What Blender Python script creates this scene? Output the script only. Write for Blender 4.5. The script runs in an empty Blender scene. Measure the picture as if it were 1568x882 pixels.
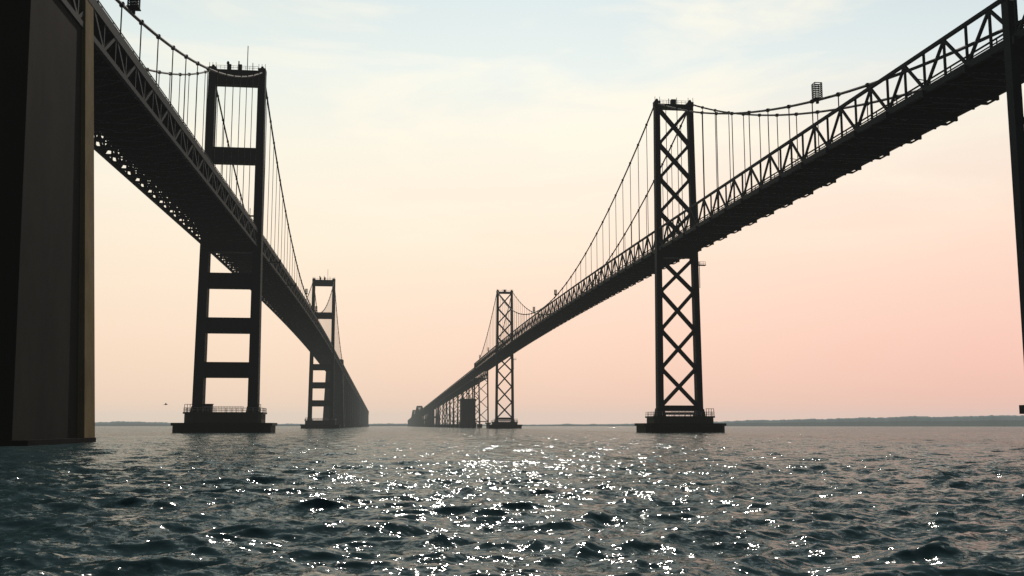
import bpy, math, random
import numpy as np
from mathutils import Vector
random.seed(7); np.random.seed(7)
scene=bpy.context.scene
EYE=2.1
# ---------------------------------------------------------------- materials
def newmat(name):
    m=bpy.data.materials.new(name); m.use_nodes=True
    nt=m.node_tree; b=nt.nodes['Principled BSDF']; return m,nt,b
def noisy(name,c1,c2,scale,rough=0.6,streak=False,bump=0.0,metal=0.0,spec=0.3):
    m,nt,b=newmat(name); N=nt.nodes; L=nt.links
    tc=N.new('ShaderNodeTexCoord'); mp=N.new('ShaderNodeMapping')
    L.new(tc.outputs['Object'],mp.inputs['Vector'])
    if streak: mp.inputs['Scale'].default_value=(1,1,0.55)
    n=N.new('ShaderNodeTexNoise'); n.inputs['Scale'].default_value=scale; n.inputs['Detail'].default_value=6
    n.inputs['Roughness'].default_value=0.65
    L.new(mp.outputs[0],n.inputs['Vector'])
    r=N.new('ShaderNodeValToRGB'); r.color_ramp.elements[0].position=.33; r.color_ramp.elements[1].position=.68
    r.color_ramp.elements[0].color=(*c1,1); r.color_ramp.elements[1].color=(*c2,1)
    L.new(n.outputs['Fac'],r.inputs[0]); L.new(r.outputs[0],b.inputs['Base Color'])
    b.inputs['Roughness'].default_value=rough; b.inputs['Metallic'].default_value=metal
    b.inputs['Specular IOR Level'].default_value=spec
    if bump:
        bp=N.new('ShaderNodeBump'); bp.inputs['Strength'].default_value=bump; bp.inputs['Distance'].default_value=.1
        L.new(n.outputs['Fac'],bp.inputs['Height']); L.new(bp.outputs[0],b.inputs['Normal'])
    return m
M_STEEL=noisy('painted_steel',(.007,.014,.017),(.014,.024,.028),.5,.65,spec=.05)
M_STEELF=noisy('steel_haze_tint',(.024,.038,.042),(.038,.054,.058),.3,.8,spec=.05)  # paler than the near steel: distance haze painted into the colour
M_STEELFF=noisy('steel_haze_tint_pale',(.06,.08,.08),(.09,.11,.11),.3,.9,spec=.0)  # farthest spans: still more haze mixed into the base colour
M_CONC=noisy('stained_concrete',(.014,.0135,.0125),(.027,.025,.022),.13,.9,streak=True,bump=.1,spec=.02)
M_CONCL=noisy('pale_concrete_sunlit_tone',(.14,.108,.055),(.22,.17,.09),.3,.9,streak=True,bump=.2,spec=.03)  # pier corner strip: its sunlight is put into the paler colour
M_CONCD=noisy('concrete_shade_tone',(.004,.004,.004),(.008,.008,.007),.4,.9,streak=True,spec=.02)  # near-black paints in the shade on the pier front; base slab shares it
M_FOOT=noisy('footing_concrete',(.035,.036,.034),(.07,.067,.06),.4,.85,streak=True,bump=.3,spec=.1)
M_FEND=noisy('fender_timber',(.008,.009,.009),(.02,.02,.019),1.2,.8,spec=.1)
M_LIGHTM=noisy('galvanised_rail',(.35,.36,.35),(.5,.5,.48),2,.5)
# ---------------------------------------------------------------- mesh builder
class MB:
    def __init__(s): s.v=[]; s.f=[]; s.m=[]
    def poly(s,pts,faces,mi=0):
        o=len(s.v); s.v+= [tuple(p) for p in pts]; s.f+= [tuple(i+o for i in f) for f in faces]; s.m+=[mi]*len(faces)
    def beam(s,p,q,w,h,w1=None,h1=None,mi=0,ref=None):
        p=Vector(p);q=Vector(q); d=(q-p)
        if d.length<1e-6: return
        d.normalize()
        r=Vector(ref) if ref is not None else Vector((0,0,1))
        if abs(d.dot(r))>.98: r=Vector((-.1206,.9927,0))
        a=d.cross(r).normalized(); b=a.cross(d).normalized()
        w1=w if w1 is None else w1; h1=h if h1 is None else h1
        P=[]
        for c,ww,hh in((p,w,h),(q,w1,h1)):
            for sa,sb in((-1,-1),(1,-1),(1,1),(-1,1)):
                P.append(c+a*(sa*ww/2)+b*(sb*hh/2))
        s.poly(P,[(3,2,1,0),(4,5,6,7),(0,1,5,4),(1,2,6,5),(2,3,7,6),(3,0,4,7)],mi)
    def tube(s,pts,r,n=6,mi=0):
        rings=[]
        for i,p in enumerate(pts):
            a=Vector(pts[max(i-1,0)]);b=Vector(pts[min(i+1,len(pts)-1)])
            d=(b-a).normalized(); u=d.cross(Vector((0,0,1))).normalized(); w=u.cross(d)
            rings.append([Vector(p)+u*r*math.cos(2*math.pi*k/n)+w*r*math.sin(2*math.pi*k/n) for k in range(n)])
        o=[v for R in rings for v in R]; F=[]
        for i in range(len(pts)-1):
            for k in range(n):
                F.append((i*n+k,i*n+(k+1)%n,(i+1)*n+(k+1)%n,(i+1)*n+k))
        s.poly(o,F,mi)
    def build(s,name,mats,parent=None):
        me=bpy.data.meshes.new(name); me.from_pydata(s.v,[],s.f); me.update()
        for m in mats: me.materials.append(m)
        me.polygons.foreach_set('material_index',s.m)
        ob=bpy.data.objects.new(name,me); scene.collection.objects.link(ob)
        if parent: ob.parent=parent
        return ob
def empty(name):
    e=bpy.data.objects.new(name,None); scene.collection.objects.link(e); return e
DX,DY=-.1206,.9927
class Bridge:
    def __init__(s,ox,oy,s0,R): s.ox=ox;s.oy=oy;s.s0=s0;s.R=R
    def W(b,s,t,z):
        if s>b.s0: t=t-(s-b.s0)**2/(2*b.R)
        return Vector((b.ox+DX*s+DY*t, b.oy+DY*s-DX*t, z))
    def box(b,mb,s0,s1,t0,t1,z0,z1,inset=0,mi=0):
        P=[b.W(s0,t0,z0),b.W(s1,t0,z0),b.W(s1,t1,z0),b.W(s0,t1,z0),
           b.W(s0+inset,t0+inset,z1),b.W(s1-inset,t0+inset,z1),b.W(s1-inset,t1-inset,z1),b.W(s0+inset,t1-inset,z1)]
        mb.poly(P,[(3,2,1,0),(4,5,6,7),(0,1,5,4),(1,2,6,5),(2,3,7,6),(3,0,4,7)],mi)
MAIN=489.; SIDE_R=193.
def rprof(s):
    if 0<=s<=MAIN: return 60.2-1.6*((s-MAIN/2)/(MAIN/2))**2
    if s<0: return 58.6+.0131*s
    return 58.6-.0131*(s-MAIN) if s<690 else 55.97-.0125*(s-690)
def lprof(s):
    if 0<=s<=MAIN: return 65.0-1.8*((s-MAIN/2)/(MAIN/2))**2
    if s<0: return 63.2+.0175*s
    return 63.2-.0175*(s-MAIN) if s<690 else 59.7-.0125*(s-690)
def octo(b,s0,s1,t0,t1,ch):
    return [(s0+ch,t0),(s1-ch,t0),(s1,t0+ch),(s1,t1-ch),(s1-ch,t1),(s0+ch,t1),(s0,t1-ch),(s0,t0+ch)]
def prism(b,mb,outline,z0,z1,mi=0):
    n=len(outline)
    P=[b.W(s,t,z0) for s,t in outline]+[b.W(s,t,z1) for s,t in outline]
    F=[tuple(range(n-1,-1,-1)),tuple(range(n,2*n))]+[(i,(i+1)%n,n+(i+1)%n,n+i) for i in range(n)]
    mb.poly(P,F,mi)
def railing(b,mb,pts,z,h=1.1,step=2.,mi=0,w=.08):
    for i in range(len(pts)-1):
        (s0,t0),(s1,t1)=pts[i],pts[i+1]
        L=math.hypot(s1-s0,t1-t0); n=max(1,int(L/step))
        for k in range(n+1):
            f=k/n; s=s0+(s1-s0)*f; t=t0+(t1-t0)*f
            mb.beam(b.W(s,t,z),b.W(s,t,z+h),w,w,mi=mi)
        for hh in(.5,1.):
            mb.beam(b.W(s0,t0,z+h*hh),b.W(s1,t1,z+h*hh),w,w,mi=mi)
# ================================================================ RIGHT BRIDGE
def cableZ_main(top,low,s): return low+(top-low)*((s-MAIN/2)/(MAIN/2))**2
def cableZ_side(top,end,sag,L,x):
    f=x/L; return top+(end-top)*f-4*sag*f*(1-f)
def lattice_tower(b,s,parent,name,mats,H=107.):
    mb=MB()
    def tz(z): return 6.45-(6.45-5.6)*z/H
    for sg in(-1,1):
        mb.beam(b.W(s,sg*tz(5),5),b.W(s,sg*tz(H),H),1.8,3.3,1.6,2.6,ref=(DX,DY,0))
        mb.beam(b.W(s,sg*tz(5),4.8),b.W(s,sg*tz(5),7.4),2.9,5.0,2.1,3.8,ref=(DX,DY,0))
        mb.beam(b.W(s-1.2,sg*tz(H),H+.2),b.W(s+1.2,sg*tz(H),H+.2),2.0,1.5)
        mb.beam(b.W(s,sg*tz(H),H+.8),b.W(s,sg*tz(H),H+1.9),1.2,1.6,.5,.8)
        for q in(-.8,.8):
            mb.beam(b.W(s-1,sg*tz(H)+q,H),b.W(s-1,sg*tz(H)+q,H+2.4),.12,.12)
    nodes_up=[105.5,93.6,82.2,70.8,59.8]; nodes_dn=[55.5,44.8,32.5,20.2,8.4]
    def X(z0,z1):
        for off in (-.8,.8):
            a,c=tz(z0)-.6,tz(z1)-.6
            mb.beam(b.W(s+off,-a,z0),b.W(s+off,c,z1),.25,.95)
            mb.beam(b.W(s+off+.26,a,z0),b.W(s+off+.26,-c,z1),.25,.95)
        zc=(z0+z1)/2
        mb.beam(b.W(s-1.1,0,zc),b.W(s+1.1,0,zc),1.3,1.5)
    for L in(nodes_up,nodes_dn):
        for i in range(len(L)-1): X(L[i],L[i+1])
    def strut(z,h): mb.beam(b.W(s,-tz(z)+.6,z),b.W(s,tz(z)-.6,z),2.4,h)
    strut(H-.7,1.5); strut(57.0,2.2); strut(7.6,1.8); strut(5.9,.7)
    for z in nodes_up[1:]+nodes_dn[:-1]:
        for sg in(-1,1): mb.beam(b.W(s,sg*(tz(z)-1.0),z-1.1),b.W(s,sg*(tz(z)-1.0),z+1.1),.8,2.0,ref=(DX,DY,0))
    railing(b,mb,[(s-1.2,-5),(s-1.2,5)],H,1.2,1.2)
    mb.beam(b.W(s,0,H),b.W(s,0,H+1.8),1.6,1.6); mb.beam(b.W(s,-1.5,H),b.W(s,-1.5,H+2.2),.2,.2); mb.beam(b.W(s,1.2,H),b.W(s,1.2,H+2.6),.15,.15)
    mb.beam(b.W(s-2,6,53.4),b.W(s-2,9,53.4),1.5,.25); railing(b,mb,[(s-2,6),(s-2,9)],53.5,1.1,.7)
    mb.beam(b.W(s-2,7.,46),b.W(s-2,7.,54.5),.12,.3)
    mb.build(name,mats,parent)
def footing(b,s,parent,name,wt,ws,low,up_t,up_s,up,hut=False,legs=6.3):
    mb=MB()
    prism(b,mb,octo(b,s-ws,s+ws,-wt,wt,1.8),-3,low*.72,0)
    prism(b,mb,octo(b,s-ws-.5,s+ws+.5,-wt-.5,wt+.5,2),low*.72+.003,low,0)
    prism(b,mb,octo(b,s-up_s,s+up_s,-up_t,up_t,1.),low+.003,up-.5,1)
    prism(b,mb,octo(b,s-up_s-.4,s+up_s+.4,-up_t-.4,up_t+.4,1.),up-.497,up,1)
    t=-wt+1
    while t<wt-1:
        mb.beam(b.W(s-ws-.7,t,-2),b.W(s-ws-.7,t,low-.1),.35,.35,mi=0); t+=1.6
    o=octo(b,s-up_s-.2,s+up_s+.2,-up_t-.2,up_t+.2,1.)
    railing(b,mb,o+[o[0]],up,1.3,1.6,2,w=.09)
    for t0,t1 in((-legs+2.2,legs-2.2),):
        n=int((t1-t0)/.45)
        for k in range(n+1):
            t=t0+(t1-t0)*k/n; mb.beam(b.W(s-up_s+.4,t,up),b.W(s-up_s+.4,t,up+1.7),.1,.08,mi=2)
        mb.beam(b.W(s-up_s+.4,t0,up+1.7),b.W(s-up_s+.4,t1,up+1.7),.1,.1,mi=2)
    for sg in(-1,1):
        for k in range(4):
            t=sg*(up_t-.2-k*.8); mb.beam(b.W(s-up_s-.1,t,up),b.W(s-up_s-.1,t,up+2.3),.14,.14,mi=0)
        mb.beam(b.W(s-up_s-.1,sg*(up_t-.2),up+2.3),b.W(s-up_s-.1,sg*(up_t-2.8),up+2.3),.14,.14,mi=0)
    if hut:
        t=-legs+3.6
        b.box(mb,s-up_s+.6,s-up_s+3.2,t-1.6,t+1.2,up,up+2.3,0,0); b.box(mb,s-up_s+.4,s-up_s+3.4,t-1.8,t+1.4,up+2.303,up+2.5,0,0)
    mb.build(name,[M_FEND,M_FOOT,M_LIGHTM],parent)
def cables(b,parent,mats,t,top,low,endz,sag,L,spacing,deckz,r=.27,hr=.17):
    mb=MB(); hg=MB()
    for sg in(-1,1):
        T=sg*t
        pts=[b.W(s,T,cableZ_main(top,low,s)) for s in np.linspace(0,MAIN,70)]
        mb.tube(pts,r)
        pts=[b.W(-x,T,cableZ_side(top,endz,sag,L,x)) for x in np.linspace(0,L,32)]; mb.tube(pts,r)
        pts=[b.W(MAIN+x,T,cableZ_side(top,endz,sag,L,x)) for x in np.linspace(0,L,32)]; mb.tube(pts,r)
        n=int(MAIN/spacing)
        for k in range(1,n):
            s=MAIN*k/n; z=cableZ_main(top,low,s); dz=deckz(s)
            if z>dz+.6:
                hg.beam(b.W(s,T,dz),b.W(s,T,z),hr,hr)
                mb.beam(b.W(s-.35,T,z),b.W(s+.35,T,z),.66,.68)
        n=int(L/spacing)
        for k in range(1,n):
            x=L*k/n; z=cableZ_side(top,endz,sag,L,x)
            for s in(-x,MAIN+x):
                dz=deckz(s)
                if z>dz+.6:
                    hg.beam(b.W(s,T,dz),b.W(s,T,z),hr,hr); mb.beam(b.W(s-.35,T,z),b.W(s+.35,T,z),.66,.68)
    mb.build('main_cables',mats,parent); hg.build('hangers',mats,parent)
def beacon(b,mb,s,t,z,w=1.5,h=3.2):
    for a in(-1,1):
        for c in(-1,1): mb.beam(b.W(s+a*w/2,t+c*w/2,z),b.W(s+a*w/2,t+c*w/2,z+h),.14,.14)
    k=0.
    while k<=h+.01:
        for a in(-1,1):
            mb.beam(b.W(s+a*w/2,t-w/2,z+k),b.W(s+a*w/2,t+w/2,z+k),.1,.16); mb.beam(b.W(s-w/2,t+a*w/2,z+k),b.W(s+w/2,t+a*w/2,z+k),.1,.16)
        k+=.4
    mb.beam(b.W(s,t,z-1.0),b.W(s,t,z+.3),.5,.5)
    b.box(mb,s-w/2-.2,s+w/2+.2,t-w/2-.2,t+w/2+.2,z-.15,z-.01)

RB=Bridge(53.2,334.,3600,1500.)
rb=empty('suspension_bridge')
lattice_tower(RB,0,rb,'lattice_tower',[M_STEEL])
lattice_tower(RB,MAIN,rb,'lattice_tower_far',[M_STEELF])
footing(RB,0,rb,'tower_pier',12.6,8,2.9,9.6,5.5,5.1)
footing(RB,MAIN,rb,'tower_pier_far',12.6,8,2.9,9.6,5.5,5.1)
HW=6.0; TD=6.6
def rtruss(s_a,s_b,name,mats,detail=True):
    P=6.3; n=int(round((s_b-s_a)/P)); P=(s_b-s_a)/n; mb=MB(); W=RB.W
    ss=[s_a+P*i for i in range(n+1)]
    for i in range(n):
        a,c=ss[i],ss[i+1]; za,zc=rprof(a),rprof(c)
        for sg in(-1,1):
            T=sg*HW
            mb.beam(W(a,T,za),W(c,T,zc),.6,1.1)
            mb.beam(W(a,T,za+TD),W(c,T,zc+TD),.55,.55)
            mb.beam(W(a,T,za),W(a,T,za+TD),.34,.34)
            if i%2==0: mb.beam(W(a,T,za+.2),W(c,T,zc+TD-.2),.4,.42)
            else: mb.beam(W(a,T,za+TD-.2),W(c,T,zc+.2),.4,.42)
            if detail:
                mb.beam(W(a,sg*(HW-.9),za+2.1),W(c,sg*(HW-.9),zc+2.1),.1,.3)
                mb.beam(W(a,sg*(HW-.9),za+1.5),W(c,sg*(HW-.9),zc+1.5),.1,.2)
                mb.beam(W(a,sg*(HW-.9),za+.9),W(c,sg*(HW-.9),zc+.9),.1,.5)
                mb.beam(W(a,sg*(HW-.9),za+.6),W(a,sg*(HW-.9),za+2.1),.14,.14)
        P8=[W(a,-HW+.7,za+.25),W(c,-HW+.7,zc+.25),W(c,HW-.7,zc+.25),W(a,HW-.7,za+.25),W(a,-HW+.7,za+.65),W(c,-HW+.7,zc+.65),W(c,HW-.7,zc+.65),W(a,HW-.7,za+.65)]
        mb.poly(P8,[(3,2,1,0),(4,5,6,7),(0,1,5,4),(1,2,6,5),(2,3,7,6),(3,0,4,7)])
        for t in(-4,-2,0,2,4): mb.beam(W(a,t,za-.1),W(c,t,zc-.1),.3,.6)
        if i%2==0 or not detail:
            mb.beam(W(a,-HW-.7,za-.5),W(a,HW+.7,za-.5),.5,1.1)
            mb.beam(W(a,-HW+1.2,za-1.7),W(a,HW-1.2,za-1.7),.35,.4)
            mb.beam(W(a,-HW-.4,za-.8),W(a,-HW+1.2,za-1.7),.3,.35); mb.beam(W(a,HW+.4,za-.8),W(a,HW-1.2,za-1.7),.3,.35)
            for k in range(6):
                t0=-HW+1.2+k*1.6; mb.beam(W(a,t0,za-1.7 if k%2 else za-.8),W(a,t0+1.6,za-.8 if k%2 else za-1.7),.2,.25)
        else: mb.beam(W(a,-HW-.2,za-.35),W(a,HW+.2,za-.35),.35,.9)
        if detail:
            mb.beam(W(a,-HW,za-.5),W(c,HW,zc-.5),.3,.25); mb.beam(W(a,HW,za-.62),W(c,-HW,zc-.62),.3,.25)
    mb.build(name,mats,rb)
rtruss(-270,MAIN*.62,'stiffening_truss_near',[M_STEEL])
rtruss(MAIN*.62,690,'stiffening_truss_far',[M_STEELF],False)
cables(RB,rb,[M_STEEL],HW,107.6,rprof(244)+TD+.6,57.5,8.,199,12.2,lambda s:rprof(s)+TD)
mb=MB()
z=cableZ_side(107.6,57.5,8.,199,127)
beacon(RB,mb,-127,-HW,z+.3)
for s in(205,MAIN-205): beacon(RB,mb,s,-HW,cableZ_main(107.6,rprof(244)+TD+.6,s)+1,1.1,2.4)
for s in(560,640): beacon(RB,mb,s,-HW,rprof(s)+TD+1.5,1.,2.6)
for s in np.arange(-150,690,61.):
    mb.beam(RB.W(s,5.2,rprof(s)+.6),RB.W(s,5.2,rprof(s)+8.5),.16,.16); mb.beam(RB.W(s,5.2,rprof(s)+8.4),RB.W(s,3.2,rprof(s)+8.7),.14,.14)
mb.build('navigation_beacons',[M_STEEL],rb)
def end_bent(b,s,parent,name,mat,zt,t=5.9,zb=4.9,fl=.0,cap=1.3):
    mb=MB()
    for sg in(-1,1):
        mb.beam(b.W(s,sg*(t+fl),zb),b.W(s,sg*t,zt),1.3,1.6,1.3,1.6,ref=(DX,DY,0))
        prism(b,mb,octo(b,s-1.6,s+1.6,sg*(t+fl)-cap*.6,sg*(t+fl)+cap*.6,.4),-3,zb-1.2,1)
        prism(b,mb,octo(b,s-2.0,s+2.0,sg*(t+fl)-cap,sg*(t+fl)+cap,.5),zb-1.197,zb,1)
        mb.beam(b.W(s-1.6,sg*(t+fl)-cap+.3,zb),b.W(s-1.6,sg*(t+fl)-cap+.3,zb+1.6),.2,.2)
    Z=np.linspace(zb+1,zt-6,5)
    f=lambda z:t+fl*(1-(z-zb)/(zt-zb))
    for i in range(4):
        mb.beam(b.W(s-.3,-f(Z[i]),Z[i]),b.W(s-.3,f(Z[i+1]),Z[i+1]),.5,.6); mb.beam(b.W(s+.3,f(Z[i]),Z[i]),b.W(s+.3,-f(Z[i+1]),Z[i+1]),.5,.6)
    for z in(Z[0],Z[-1]): mb.beam(b.W(s,-t,z),b.W(s,t,z),1.,.9)
    mb.build(name,[mat,M_FOOT],parent)
end_bent(RB,-192.7,rb,'end_bent',M_STEEL,rprof(-194)+TD-.8)
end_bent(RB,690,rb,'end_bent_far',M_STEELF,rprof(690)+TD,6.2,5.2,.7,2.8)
def approach(b,s0,s1,prof,hw,depth,parent,name,mat,pier_step,style,through=None):
    mb=MB(); P=10.; n=int((s1-s0)/P); W=b.W
    for i in range(n):
        a,c=s0+i*P,s0+(i+1)*P; za,zc=prof(a),prof(c)
        for sg in(-1,1):
            T=sg*hw
            mb.beam(W(a,T,za-depth),W(c,T,zc-depth),.6,.7); mb.beam(W(a,T,za-depth),W(a,T,za),.4,.5)
            mb.beam(W(a,T,za-(depth if i%2 else .3)),W(c,T,zc-(.3 if i%2 else depth)),.45,.5)
            mb.beam(W(a,T*1.05,za+1.2),W(c,T*1.05,zc+1.2),.2,1.0)
        mb.beam(W(a,0,za),W(c,0,zc),hw*2.1,1.0)
        mb.beam(W(a,-hw,za-depth),W(a,hw,za-depth),.5,.5)
    s=s0+pier_step
    while s<s1:
        zt=prof(s)-depth-.4; tt=hw*.85
        if style=='bent':
            for sg in(-1,1):
                mb.beam(W(s,sg*(tt+1),4),W(s,sg*tt,zt),1.5,2.0,1.2,1.6,ref=(DX,DY,0))
                prism(b,mb,octo(b,s-3,s+3,sg*(tt+1)-2.6,sg*(tt+1)+2.6,.8),-3,4,0)
            k=max(1,int(zt/14)); Z=np.linspace(5,zt-1,k+1)
            for q in range(k):
                mb.beam(W(s,-tt,Z[q]),W(s,tt,Z[q+1]),.6,.7); mb.beam(W(s+.6,tt,Z[q]),W(s+.6,-tt,Z[q+1]),.6,.7)
            mb.beam(W(s,-tt-1,zt-.5),W(s,tt+1,zt-.5),2,1.6)
        else:
            prism(b,mb,octo(b,s-3,s+3,-hw-2,hw+2,1.2),-3,4,0)
            for sg in(-1,1): mb.beam(W(s,sg*tt,4),W(s,sg*tt,zt),3.2,3.6,2.4,2.6,ref=(DX,DY,0))
            mb.beam(W(s,-tt-1.2,zt-1),W(s,tt+1.2,zt-1),2.6,2.4)
            mb.beam(W(s,-tt,zt*.5),W(s,tt,zt*.5),2,2.)
        s+=pier_step
    if through:
        a0,a1,ht=through; n=int((a1-a0)/14)
        hf=lambda s:prof(s)+ht*(.55-.45*math.cos((s-a0)/(a1-a0)*4*math.pi))
        for i in range(n):
            a=a0+i*14; c=a+14
            for sg in(-1,1):
                T=sg*hw; mb.beam(W(a,T,hf(a)),W(c,T,hf(c)),1.1,1.2); mb.beam(W(a,T,prof(a)),W(a,T,hf(a)),.9,.9)
                mb.beam(W(a,T,prof(a)),W(c,T,hf(c)),.8,.8)
            mb.beam(W(a,-hw,hf(a)),W(a,hw,hf(a)),.9,.9)
    mb.build(name,[mat],parent)
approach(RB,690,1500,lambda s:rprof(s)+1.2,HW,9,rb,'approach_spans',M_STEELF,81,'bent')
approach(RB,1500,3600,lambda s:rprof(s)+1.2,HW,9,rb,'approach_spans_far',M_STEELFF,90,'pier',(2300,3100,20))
mb=MB()
prism(RB,mb,octo(RB,842,866,-9,9,1.5),-3,6,0); prism(RB,mb,octo(RB,843,865,-8,8,.5),6.003,30,0); prism(RB,mb,octo(RB,842.5,865.5,-8.5,8.5,.5),30.003,32,0)
mb.build('anchorage',[M_STEELF],rb)
# ================================================================ LEFT BRIDGE
LB=Bridge(-88.1,324.,2450,1300.)
lb=empty('suspension_bridge')
def portal_tower(b,s,parent,name,mats,H=114.5):
    mb=MB()
    tz=lambda z:8.3-(8.3-7.7)*z/H
    def leg(sg):
        lv=[(6,3.1,5.2),(40,2.8,4.8),(75,2.5,4.4),(H,2.2,4.0)]
        for i in range(3):
            (z0,w0,h0),(z1,w1,h1)=lv[i],lv[i+1]
            mb.beam(b.W(s,sg*tz(z0),z0),b.W(s,sg*tz(z1),z1),w0,h0,w1,h1,ref=(DX,DY,0))
        mb.beam(b.W(s,sg*tz(6),6),b.W(s,sg*tz(6),8),3.9,6.2,3.3,5.5,ref=(DX,DY,0))
        mb.beam(b.W(s-1.8,sg*tz(H),H+.7),b.W(s+1.8,sg*tz(H),H+.7),2.3,1.4)
        mb.beam(b.W(s,sg*tz(H),H+1.2),b.W(s,sg*tz(H),H+2.4),1.4,1.8,.6,1.)
        for q in(-1,0,1): mb.beam(b.W(s-1.5,sg*tz(H)+q,H),b.W(s-1.5,sg*tz(H)+q,H+2.8),.13,.13)
    for sg in(-1,1): leg(sg)
    for z0,z1 in((110.3,H+.6),(84.6,89.6),(44.6,49.4),(30.6,35.4),(16.8,21.6)):
        t=tz((z0+z1)/2)-1.; zc=(z0+z1)/2
        mb.beam(b.W(s,-t,zc),b.W(s,t,zc),3.2,z1-z0)
        for q in(-.58,.58): mb.beam(b.W(s-1.7,-t,zc+q*(z1-z0)/1.3),b.W(s-1.7,t,zc+q*(z1-z0)/1.3),.2,.25)
        k=-t+2
        while k<t-1: mb.beam(b.W(s-1.67,k,z0+.2),b.W(s-1.67,k,z1-.2),.12,.2); k+=2.
    mb.beam(b.W(s,-7,57.2),b.W(s,7,57.2),3.2,2.2)
    railing(b,mb,[(s-1.8,-6.5),(s-1.8,6.5)],H+.6,1.2,1.3)
    for t,h,w in((-3.2,3.2,.5),(-2.6,2.2,.9),(.2,3.4,.35),(.6,2.2,1.2),(2.9,8.6,.22),(4.6,3.,.2)):
        mb.beam(b.W(s,t,H+.5),b.W(s,t,H+.6+h),w,w)
    mb.beam(b.W(s,-3.6,H+3.2),b.W(s,-2.8,H+3.2),.5,.6)
    mb.build(name,mats,parent)
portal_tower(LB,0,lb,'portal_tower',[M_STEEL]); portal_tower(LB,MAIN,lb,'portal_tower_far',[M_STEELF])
footing(LB,0,lb,'tower_pier',14.4,9,3.0,11.4,6.5,6.2,True,8.2); footing(LB,MAIN,lb,'tower_pier_far',14.4,9,3.0,11.4,6.5,6.2,False,8.2)
LW=8.0; LDp=5.4
def ltruss(s_a,s_b,name,mats,detail=True):
    P=6.3; n=int(round((s_b-s_a)/P)); P=(s_b-s_a)/n; mb=MB(); W=LB.W
    ss=[s_a+P*i for i in range(n+1)]
    for i in range(n):
        a,c=ss[i],ss[i+1]; za,zc=lprof(a),lprof(c)
        for sg in(-1,1):
            T=sg*LW
            mb.beam(W(a,T,za-.7),W(c,T,zc-.7),.6,1.3)
            mb.beam(W(a,T,za-LDp),W(c,T,zc-LDp),.6,.8)
            mb.beam(W(a,T,za-LDp),W(a,T,za-.7),.34,.4)
            if i%2==0: mb.beam(W(a,T,za-LDp+.2),W(c,T,zc-.9),.42,.55)
            else: mb.beam(W(a,T,za-.9),W(c,T,zc-LDp+.2),.42,.55)
            mb.beam(W(a,sg*(LW-.4),za+.55),W(c,sg*(LW-.4),zc+.55),.25,.9)
            if detail:
                mb.beam(W(a,sg*(LW-.4),za+1.4),W(c,sg*(LW-.4),zc+1.4),.12,.14); mb.beam(W(a,sg*(LW-.4),za+.9),W(a,sg*(LW-.4),za+1.4),.12,.14)
        P8=[W(a,-LW+.35,za-.25),W(c,-LW+.35,zc-.25),W(c,LW-.35,zc-.25),W(a,LW-.35,za-.25),W(a,-LW+.35,za+.1),W(c,-LW+.35,zc+.1),W(c,LW-.35,zc+.1),W(a,LW-.35,za+.1)]
        mb.poly(P8,[(3,2,1,0),(4,5,6,7),(0,1,5,4),(1,2,6,5),(2,3,7,6),(3,0,4,7)])
        for t in(-6,-4,-2,0,2,4,6): mb.beam(W(a,t,za-.6),W(c,t,zc-.6),.3,.6)
        mb.beam(W(a,-LW,za-1.2),W(a,LW,za-1.2),.4,.8); mb.beam(W(a,-LW,za-LDp),W(a,LW,za-LDp),.35,.4)
        for k in range(8):
            t0=-LW+2*k; mb.beam(W(a,t0,za-LDp if k%2 else za-1.4),W(a,t0+2,za-1.4 if k%2 else za-LDp),.25,.3)
        mb.beam(W(a,-LW if i%2 else LW,za-LDp),W(c,0,zc-LDp),.3,.35); mb.beam(W(a,LW if i%2 else -LW,za-LDp-.01),W(c,0,zc-LDp-.01),.3,.3)
    mb.build(name,mats,lb)
ltruss(-260,MAIN*.62,'stiffening_truss_near',[M_STEEL]); ltruss(MAIN*.62,690,'stiffening_truss_far',[M_STEELF],False)
cables(LB,lb,[M_STEEL],LW,115.2,lprof(244)+1.6,lprof(-200)+2,7.,200,12.2,lambda s:lprof(s)-.5)
mb=MB()
f=lambda x:cableZ_side(115.2,lprof(-200)+2,7.,200,x)
beacon(LB,mb,-168,LW,f(168)+1.2)
for s in(205,MAIN-205): beacon(LB,mb,s,LW,cableZ_main(115.2,lprof(244)+1.6,s)+1,1.1,2.4)
for s in(30,95):
    mb.beam(LB.W(s,LW,lprof(s)-LDp-.4),LB.W(s,LW+4.2,lprof(s)-LDp-.4),1.2,.3); mb.beam(LB.W(s,LW+4.,lprof(s)-LDp-1),LB.W(s,LW+4.,lprof(s)-LDp+.6),.4,.4)
mb.beam(LB.W(-2,5.,67.5),LB.W(-2,8.,67.5),1.2,.3); mb.beam(LB.W(-2,5.5,67.5),LB.W(-2,5.5,70),.2,.2)
mb.build('navigation_beacons',[M_STEEL],lb)
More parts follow.
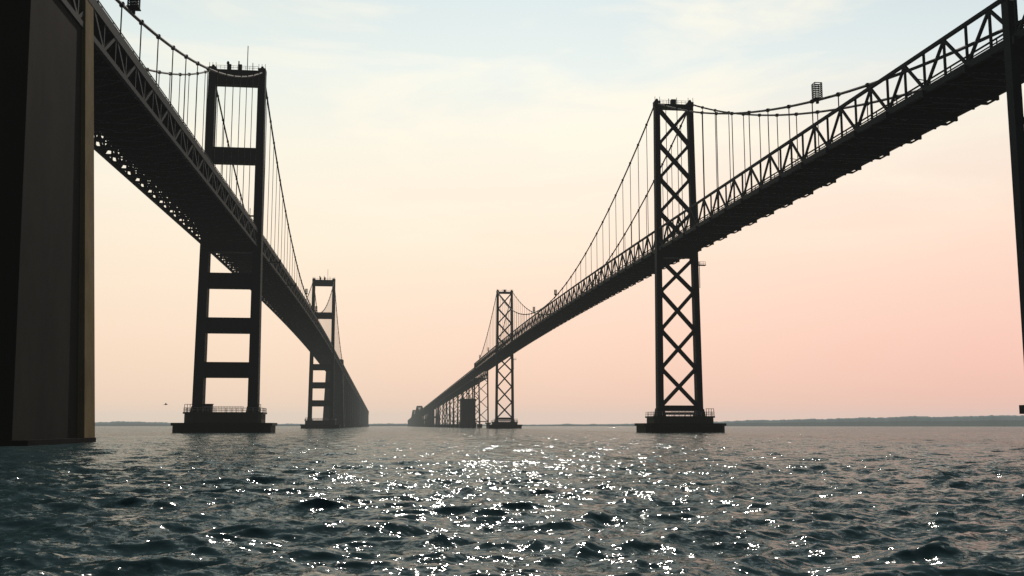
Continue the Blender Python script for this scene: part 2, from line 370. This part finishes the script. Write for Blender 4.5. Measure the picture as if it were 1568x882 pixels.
def endpier(s0,s1,name,mats,flip=False):
    mb=MB(); W=LB.W
    H=66.
    bs0,bs1,ts0,ts1=(s0,s1,s0+5,s1-1) if not flip else (s0,s1,s0+1,s1-5)
    tb,tt=10.4,7.5
    P=[W(bs0,-tb,-3),W(bs1,-tb,-3),W(bs1,tb,-3),W(bs0,tb,-3),W(ts0,-tt,H),W(ts1,-tt,H),W(ts1,tt,H),W(ts0,tt,H)]
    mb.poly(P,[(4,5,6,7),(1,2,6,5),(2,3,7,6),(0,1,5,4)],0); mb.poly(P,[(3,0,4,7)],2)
    for sg in(-1,1):
        a0,a1=(bs1-4.4,bs1+.5); c0,c1=(ts1-3.2,ts1+.5)
        i0,i1,o0,o1=sg*(tb-1),sg*(tt-1),sg*(tb+.9),sg*(tt+.35)
        P=[W(a0,i0,-3),W(a1,i0,-3),W(a1,o0,-3),W(a0,o0,-3),W(c0,i1,H+.5),W(c1,i1,H+.5),W(c1,o1,H+.5),W(c0,o1,H+.5)]
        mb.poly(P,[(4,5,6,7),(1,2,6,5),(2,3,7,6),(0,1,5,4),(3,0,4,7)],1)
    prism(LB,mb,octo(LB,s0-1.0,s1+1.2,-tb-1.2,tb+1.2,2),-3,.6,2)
    mb.build(name,mats,lb)
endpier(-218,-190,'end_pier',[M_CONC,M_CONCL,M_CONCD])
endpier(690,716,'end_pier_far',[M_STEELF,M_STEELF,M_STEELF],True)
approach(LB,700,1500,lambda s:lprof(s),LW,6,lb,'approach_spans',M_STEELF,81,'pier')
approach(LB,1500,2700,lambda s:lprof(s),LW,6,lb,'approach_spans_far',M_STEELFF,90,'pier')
# ================================================================ SHORELINE
def shoreline():
    prof=[(-400,5),(150,5),(200,6),(260,5),(300,3.5),(430,3),(520,2.5),(640,3),(800,2.2),(900,3),(980,4),(1100,8),(1300,11),(1568,15.5),(1900,18)]
    xs,hs=zip(*prof)
    us=np.linspace(-400,1900,1800)
    rng=np.random.RandomState(3)
    nz=sum(np.interp(us,np.linspace(-400,1900,n),rng.randn(n))*a for n,a in((30,.6),(90,.5),(300,.4),(900,.3)))
    mb=MB(); V=[];F=[]
    rows=[(0,0.),(8,.55),(25,.85),(60,1.),(200,1.03),(400,0)]
    for i,u in enumerate(us):
        az=math.atan((u-784)/1586.)
        D=5200-2400*max(0,(u-900)/800.) if u>900 else 5200
        D=max(D,2300)
        h=(np.interp(u,xs,hs)*1.15+nz[i]*.8*min(1,np.interp(u,xs,hs)/8+.3))*D/1600
        for dd,hh in rows:
            r=(D+dd)/math.cos(az) ; V.append((r*math.sin(az),r*math.cos(az),max(h,1.)*hh+(-.5 if hh==0 else 0)))
    n=len(rows)
    for i in range(len(us)-1):
        for k in range(n-1):
            F.append((i*n+k,(i+1)*n+k,(i+1)*n+k+1,i*n+k+1))
    mb.poly(V,F)
    m=noisy('woodland_canopy_hazed',(.09,.16,.19),(.17,.25,.28),.012,1.,spec=0.)  # blue-grey base carries the distance haze in the foliage colour
    return mb.build('distant_wooded_shoreline',[m])
shoreline()
# ================================================================ GULL
def gull(x,y,z,sc=1.):
    e=empty('seagull'); mb=MB()
    prof=[(-.28,.01,0),(-.2,.04,0),(-.05,.075,0),(.08,.07,0.01),(.16,.045,.03),(.21,.045,.04),(.25,.03,.04),(.31,.006,.03)]
    n=8;V=[];F=[]
    for px,r,dz in prof:
        for k in range(n): V.append((px,r*math.cos(2*math.pi*k/n),dz+r*.9*math.sin(2*math.pi*k/n)))
    for i in range(len(prof)-1):
        for k in range(n): F.append((i*n+k,i*n+(k+1)%n,(i+1)*n+(k+1)%n,(i+1)*n+k))
    for sg in(-1,1):
        o=len(V); V+=[(.1,sg*.05,.03),(-.08,sg*.05,.03),(.13,sg*.3,.16),(-.03,sg*.3,.15),(.02,sg*.68,.08),(-.02,sg*.68,.075)]
        F+=[(o,o+1,o+3,o+2),(o+2,o+3,o+5,o+4)]
    o=len(V); V+=[(-.25,-.02,0),(-.25,.02,0),(-.4,.08,0),(-.4,-.08,0)]; F.append((o,o+1,o+2,o+3))
    V=[(a*sc,b*sc,c*sc) for a,b,c in V]
    mb.poly(V,F); ob=mb.build('body_and_wings',[noisy('feathers',(.2,.2,.2),(.4,.4,.4),6,.8)],e)
    e.location=(x,y,z); e.rotation_euler=(0.25,0,.5)
gull((257-784)/1600*150,150,EYE+150*(652-620)/1600)
# ================================================================ WATER
def water():
    front=np.radians(np.linspace(-33,33,1050)); rest=np.radians(np.linspace(33,327,90))[1:-1]
    ang=np.concatenate([front,rest]).astype(np.float64)
    r=[.4,1,2,3,4,5,6,7,8,9,10,11,12]
    while r[-1]<30000:
        d=r[-1]; r.append(d*(1+(.0045 if d<60 else .006 if d<400 else .02)))
    r=np.array(r); A,Rr=np.meshgrid(ang,r)
    X=(Rr*np.sin(A)); Y=(Rr*np.cos(A)); Z=np.zeros_like(X); DXx=np.zeros_like(X); DYy=np.zeros_like(X)
    step=np.gradient(r)[:,None]
    rng=np.random.RandomState(11)
    wl=np.exp(rng.uniform(np.log(.25),np.log(6.5),160))
    for L in wl:
        k=2*math.pi/L
        th=math.radians(-62)+rng.normal(0,.7)
        kx,ky=k*math.cos(th),k*math.sin(th)
        amp=.0058*L*min(1,(1.1/L)**.6)*rng.uniform(.5,1.4)
        fade=np.clip((L/np.maximum(step,1e-6)-1.6)/2.,0,1)
        ph=X*kx+Y*ky+rng.uniform(0,6.28)
        c=np.cos(ph); sn=np.sin(ph)
        a=amp*fade
        Z+=a*c; DXx-=a*sn*math.cos(th)*.8; DYy-=a*sn*math.sin(th)*.8
    X+=DXx; Y+=DYy
    V=np.stack([X,Y,Z],-1).reshape(-1,3).astype(np.float32)
    nr,na=len(r),len(ang)
    i=np.arange(nr-1)[:,None]; j=np.arange(na)[None,:]; j2=(j+1)%na
    q=np.stack([i*na+j, (i+1)*na+j,(i+1)*na+j2,i*na+j2],-1).reshape(-1,4)[:, ::-1]
    q=q.astype(np.int32)
    me=bpy.data.meshes.new('bay_water'); nv=len(V); nf=len(q)
    me.vertices.add(nv+1); V=np.vstack([V,[[0,0,0]]]).astype(np.float32)
    me.vertices.foreach_set('co',V.ravel())
    cap=np.stack([np.full(na,nv),np.arange(na),(np.arange(na)+1)%na],-1)[:, ::-1].astype(np.int32)
    me.loops.add(nf*4+na*3); me.loops.foreach_set('vertex_index',np.concatenate([q.ravel(),cap.ravel()]))
    me.polygons.add(nf+na)
    me.polygons.foreach_set('loop_start',np.concatenate([np.arange(nf)*4,nf*4+np.arange(na)*3]).astype(np.int32))
    me.polygons.foreach_set('loop_total',np.concatenate([np.full(nf,4),np.full(na,3)]).astype(np.int32))
    me.polygons.foreach_set('use_smooth',np.ones(nf+na,dtype=bool))
    me.update(calc_edges=True)
    ob=bpy.data.objects.new('bay_water',me); scene.collection.objects.link(ob)
    m=bpy.data.materials.new('choppy_water'); m.use_nodes=True; nt=m.node_tree; N=nt.nodes;L=nt.links; N.clear()
    tc=N.new('ShaderNodeTexCoord'); geo=N.new('ShaderNodeNewGeometry')
    def nz(scale,st,rot=.5,det=3):
        mp=N.new('ShaderNodeMapping'); mp.inputs['Scale'].default_value=(1,st,1); mp.inputs['Rotation'].default_value=(0,0,rot)
        L.new(tc.outputs['Object'],mp.inputs['Vector'])
        n=N.new('ShaderNodeTexNoise'); n.inputs['Scale'].default_value=scale; n.inputs['Detail'].default_value=det; n.inputs['Roughness'].default_value=.6
        L.new(mp.outputs[0],n.inputs['Vector']); return n
    def vm(op,a,b):
        v=N.new('ShaderNodeVectorMath'); v.operation=op
        for i_,x in enumerate((a,b)):
            if isinstance(x,tuple): v.inputs[i_].default_value=x
            else: L.new(x,v.inputs[i_])
        return v.outputs[0]
    n1=nz(5.,1.5,.5,2); n2=nz(.6,1.6,.45,3); n3=nz(.05,1.5,.4,2)
    s1=vm('MULTIPLY',vm('SUBTRACT',n1.outputs['Color'],(.5,.5,.5)),(1.35,.95,0))
    s2=vm('MULTIPLY',vm('SUBTRACT',n2.outputs['Color'],(.5,.5,.5)),(1.15,.9,0))
    gust=N.new('ShaderNodeMapRange'); gust.inputs[1].default_value=.35; gust.inputs[2].default_value=.65; gust.inputs[3].default_value=.7; gust.inputs[4].default_value=1.2
    L.new(n3.outputs['Fac'],gust.inputs[0])
    sc=N.new('ShaderNodeVectorMath'); sc.operation='SCALE'; L.new(vm('ADD',s1,s2),sc.inputs[0]); L.new(gust.outputs[0],sc.inputs['Scale'])
    nn=N.new('ShaderNodeVectorMath'); nn.operation='NORMALIZE'; L.new(vm('ADD',geo.outputs['Normal'],sc.outputs[0]),nn.inputs[0])
    df=N.new('ShaderNodeBsdfDiffuse'); gl=N.new('ShaderNodeBsdfGlossy'); fr=N.new('ShaderNodeFresnel'); mx=N.new('ShaderNodeMixShader'); out=N.new('ShaderNodeOutputMaterial')
    df.inputs[0].default_value=(.030,.060,.067,1); gl.inputs['Color'].default_value=(.95,1,1,1); gl.inputs['Roughness'].default_value=.09
    fr.inputs['IOR'].default_value=1.33
    ml=N.new('ShaderNodeMath'); ml.operation='MULTIPLY'; ml.inputs[1].default_value=.58
    for q_ in(gl,fr): L.new(nn.outputs[0],q_.inputs['Normal'])
    L.new(fr.outputs[0],ml.inputs[0]); L.new(ml.outputs[0],mx.inputs[0]); L.new(df.outputs[0],mx.inputs[1]); L.new(gl.outputs[0],mx.inputs[2]); L.new(mx.outputs[0],out.inputs[0])
    me.materials.append(m)
water()
# ================================================================ HAZE (homogeneous layer over the bay; its own glow imitates scattered light)
def s2l(c): return tuple(((x/255)/12.92 if x/255<.04045 else ((x/255+.055)/1.055)**2.4) for x in c)
hz=MB(); hz.poly([(-9000,-150,-8),(9000,-150,-8),(9000,12000,-8),(-9000,12000,-8),(-9000,-150,130),(9000,-150,130),(9000,12000,130),(-9000,12000,130)],
  [(3,2,1,0),(4,5,6,7),(0,1,5,4),(1,2,6,5),(2,3,7,6),(3,0,4,7)])
hm=bpy.data.materials.new('haze_glow'); hm.use_nodes=True; nt=hm.node_tree; nt.nodes.clear()
o=nt.nodes.new('ShaderNodeOutputMaterial'); ab=nt.nodes.new('ShaderNodeVolumeAbsorption'); em=nt.nodes.new('ShaderNodeEmission'); ad=nt.nodes.new('ShaderNodeAddShader')
ab.inputs['Color'].default_value=(0,0,0,1); D=.00006; ab.inputs['Density'].default_value=D
em.inputs['Color'].default_value=(*s2l((200,202,194)),1); em.inputs['Strength'].default_value=D
nt.links.new(ab.outputs[0],ad.inputs[0]); nt.links.new(em.outputs[0],ad.inputs[1]); nt.links.new(ad.outputs[0],o.inputs['Volume'])
hz.build('haze_glow_layer',[hm])
# ================================================================ SKY / LIGHT
SUN_EL=math.radians(37); SUN_AZ=math.radians(3)
w=bpy.data.worlds.new('World'); scene.world=w; w.use_nodes=True
nt=w.node_tree;N=nt.nodes;L=nt.links; N.clear()
out=N.new('ShaderNodeOutputWorld'); bg=N.new('ShaderNodeBackground'); bg2=N.new('ShaderNodeBackground'); add=N.new('ShaderNodeAddShader')
sky=N.new('ShaderNodeTexSky'); sky.sky_type='NISHITA'; sky.sun_disc=False; sky.sun_elevation=SUN_EL; sky.sun_rotation=SUN_AZ
sky.dust_density=3.; L.new(sky.outputs[0],bg.inputs[0])
tc=N.new('ShaderNodeTexCoord'); sep=N.new('ShaderNodeSeparateXYZ'); L.new(tc.outputs['Generated'],sep.inputs[0])
def ramp(stops):
    r=N.new('ShaderNodeValToRGB'); e=r.color_ramp.elements
    for i,(p,c) in enumerate(stops):
        el=e[i] if i<2 else e.new(p); el.position=p; el.color=(*s2l(c),1)
    L.new(sep.outputs['Z'],r.inputs[0]); return r
rl=ramp([(0,(240,206,182)),(.08,(248,219,194)),(.17,(250,232,208)),(.26,(243,238,221)),(.33,(224,233,228)),(.40,(203,219,222)),(.50,(78,108,118)),(1,(24,46,58))])
rr=ramp([(0,(238,180,165)),(.08,(248,198,181)),(.17,(250,217,197)),(.26,(243,230,214)),(.33,(216,226,226)),(.40,(192,211,219)),(.50,(74,104,116)),(1,(24,46,58))])
def math_n(op,a,b=None,clamp=False):
    m=N.new('ShaderNodeMath'); m.operation=op; m.use_clamp=clamp
    for i,x in enumerate((a,b)):
        if x is None: continue
        if isinstance(x,(int,float)): m.inputs[i].default_value=x
        else: L.new(x,m.inputs[i])
    return m.outputs[0]
def mixc(fac,a,b,mode='MIX'):
    m=N.new('ShaderNodeMix'); m.data_type='RGBA'; m.blend_type=mode
    if isinstance(fac,(int,float)): m.inputs[0].default_value=fac
    else: L.new(fac,m.inputs[0])
    for i,x in((6,a),(7,b)):
        if isinstance(x,tuple): m.inputs[i].default_value=(*x,1)
        else: L.new(x,m.inputs[i])
    return m.outputs[2]
side=math_n('ADD',math_n('MULTIPLY',sep.outputs['X'],1.6),.35,True)
col=mixc(side,rl.outputs[0],rr.outputs[0])
mp=N.new('ShaderNodeMapping'); mp.inputs['Scale'].default_value=(1.6,1.6,7.); mp.inputs['Rotation'].default_value=(0,.16,.3); mp.inputs['Location'].default_value=(3.1,.4,.7); L.new(tc.outputs['Generated'],mp.inputs[0])
cn=N.new('ShaderNodeTexNoise'); cn.inputs['Scale'].default_value=2.4; cn.inputs['Detail'].default_value=9; cn.inputs['Roughness'].default_value=.55; cn.inputs['Distortion'].default_value=.5
L.new(mp.outputs[0],cn.inputs['Vector'])
cm=N.new('ShaderNodeMapRange'); cm.inputs[1].default_value=.44; cm.inputs[2].default_value=.68; cm.inputs[4].default_value=.75; L.new(cn.outputs['Fac'],cm.inputs[0])
up=N.new('ShaderNodeMapRange'); up.inputs[1].default_value=.13; up.inputs[2].default_value=.28; L.new(sep.outputs['Z'],up.inputs[0])
dn=N.new('ShaderNodeMapRange'); dn.inputs[1].default_value=.39; dn.inputs[2].default_value=.5; dn.inputs[3].default_value=1; dn.inputs[4].default_value=0; L.new(sep.outputs['Z'],dn.inputs[0])
cf=math_n('MULTIPLY',math_n('MULTIPLY',cm.outputs[0],up.outputs[0]),dn.outputs[0])
col=mixc(cf,col,s2l((255,245,222)))
yy=N.new('ShaderNodeMapRange'); yy.inputs[1].default_value=-.5; yy.inputs[2].default_value=.75; yy.inputs[3].default_value=.1; yy.inputs[4].default_value=1.; L.new(sep.outputs['Y'],yy.inputs[0])
L.new(col,bg2.inputs[0]); L.new(yy.outputs[0],bg2.inputs[1])
bg.inputs[1].default_value=.006
L.new(bg.outputs[0],add.inputs[0]); L.new(bg2.outputs[0],add.inputs[1]); L.new(add.outputs[0],out.inputs[0])
sd=bpy.data.lights.new('sun','SUN'); sd.energy=2.4; sd.angle=math.radians(.5); sd.color=(1,.88,.78)
so=bpy.data.objects.new('sun',sd); scene.collection.objects.link(so)
dirv=Vector((math.sin(SUN_AZ)*math.cos(SUN_EL),math.cos(SUN_AZ)*math.cos(SUN_EL),math.sin(SUN_EL)))
so.rotation_euler=dirv.to_track_quat('Z','Y').to_euler()
# ================================================================ CAMERA
cd=bpy.data.cameras.new('camera'); cam=bpy.data.objects.new('camera',cd); scene.collection.objects.link(cam)
cd.sensor_width=36; cd.lens=36*1600/1568; cd.clip_end=60000; cd.clip_start=.1
cam.location=(0,0,EYE); cam.rotation_euler=(math.radians(90)+math.atan(211/1600),0,0)
scene.camera=cam
scene.view_settings.view_transform='Standard'; scene.view_settings.look='None'; scene.view_settings.exposure=0
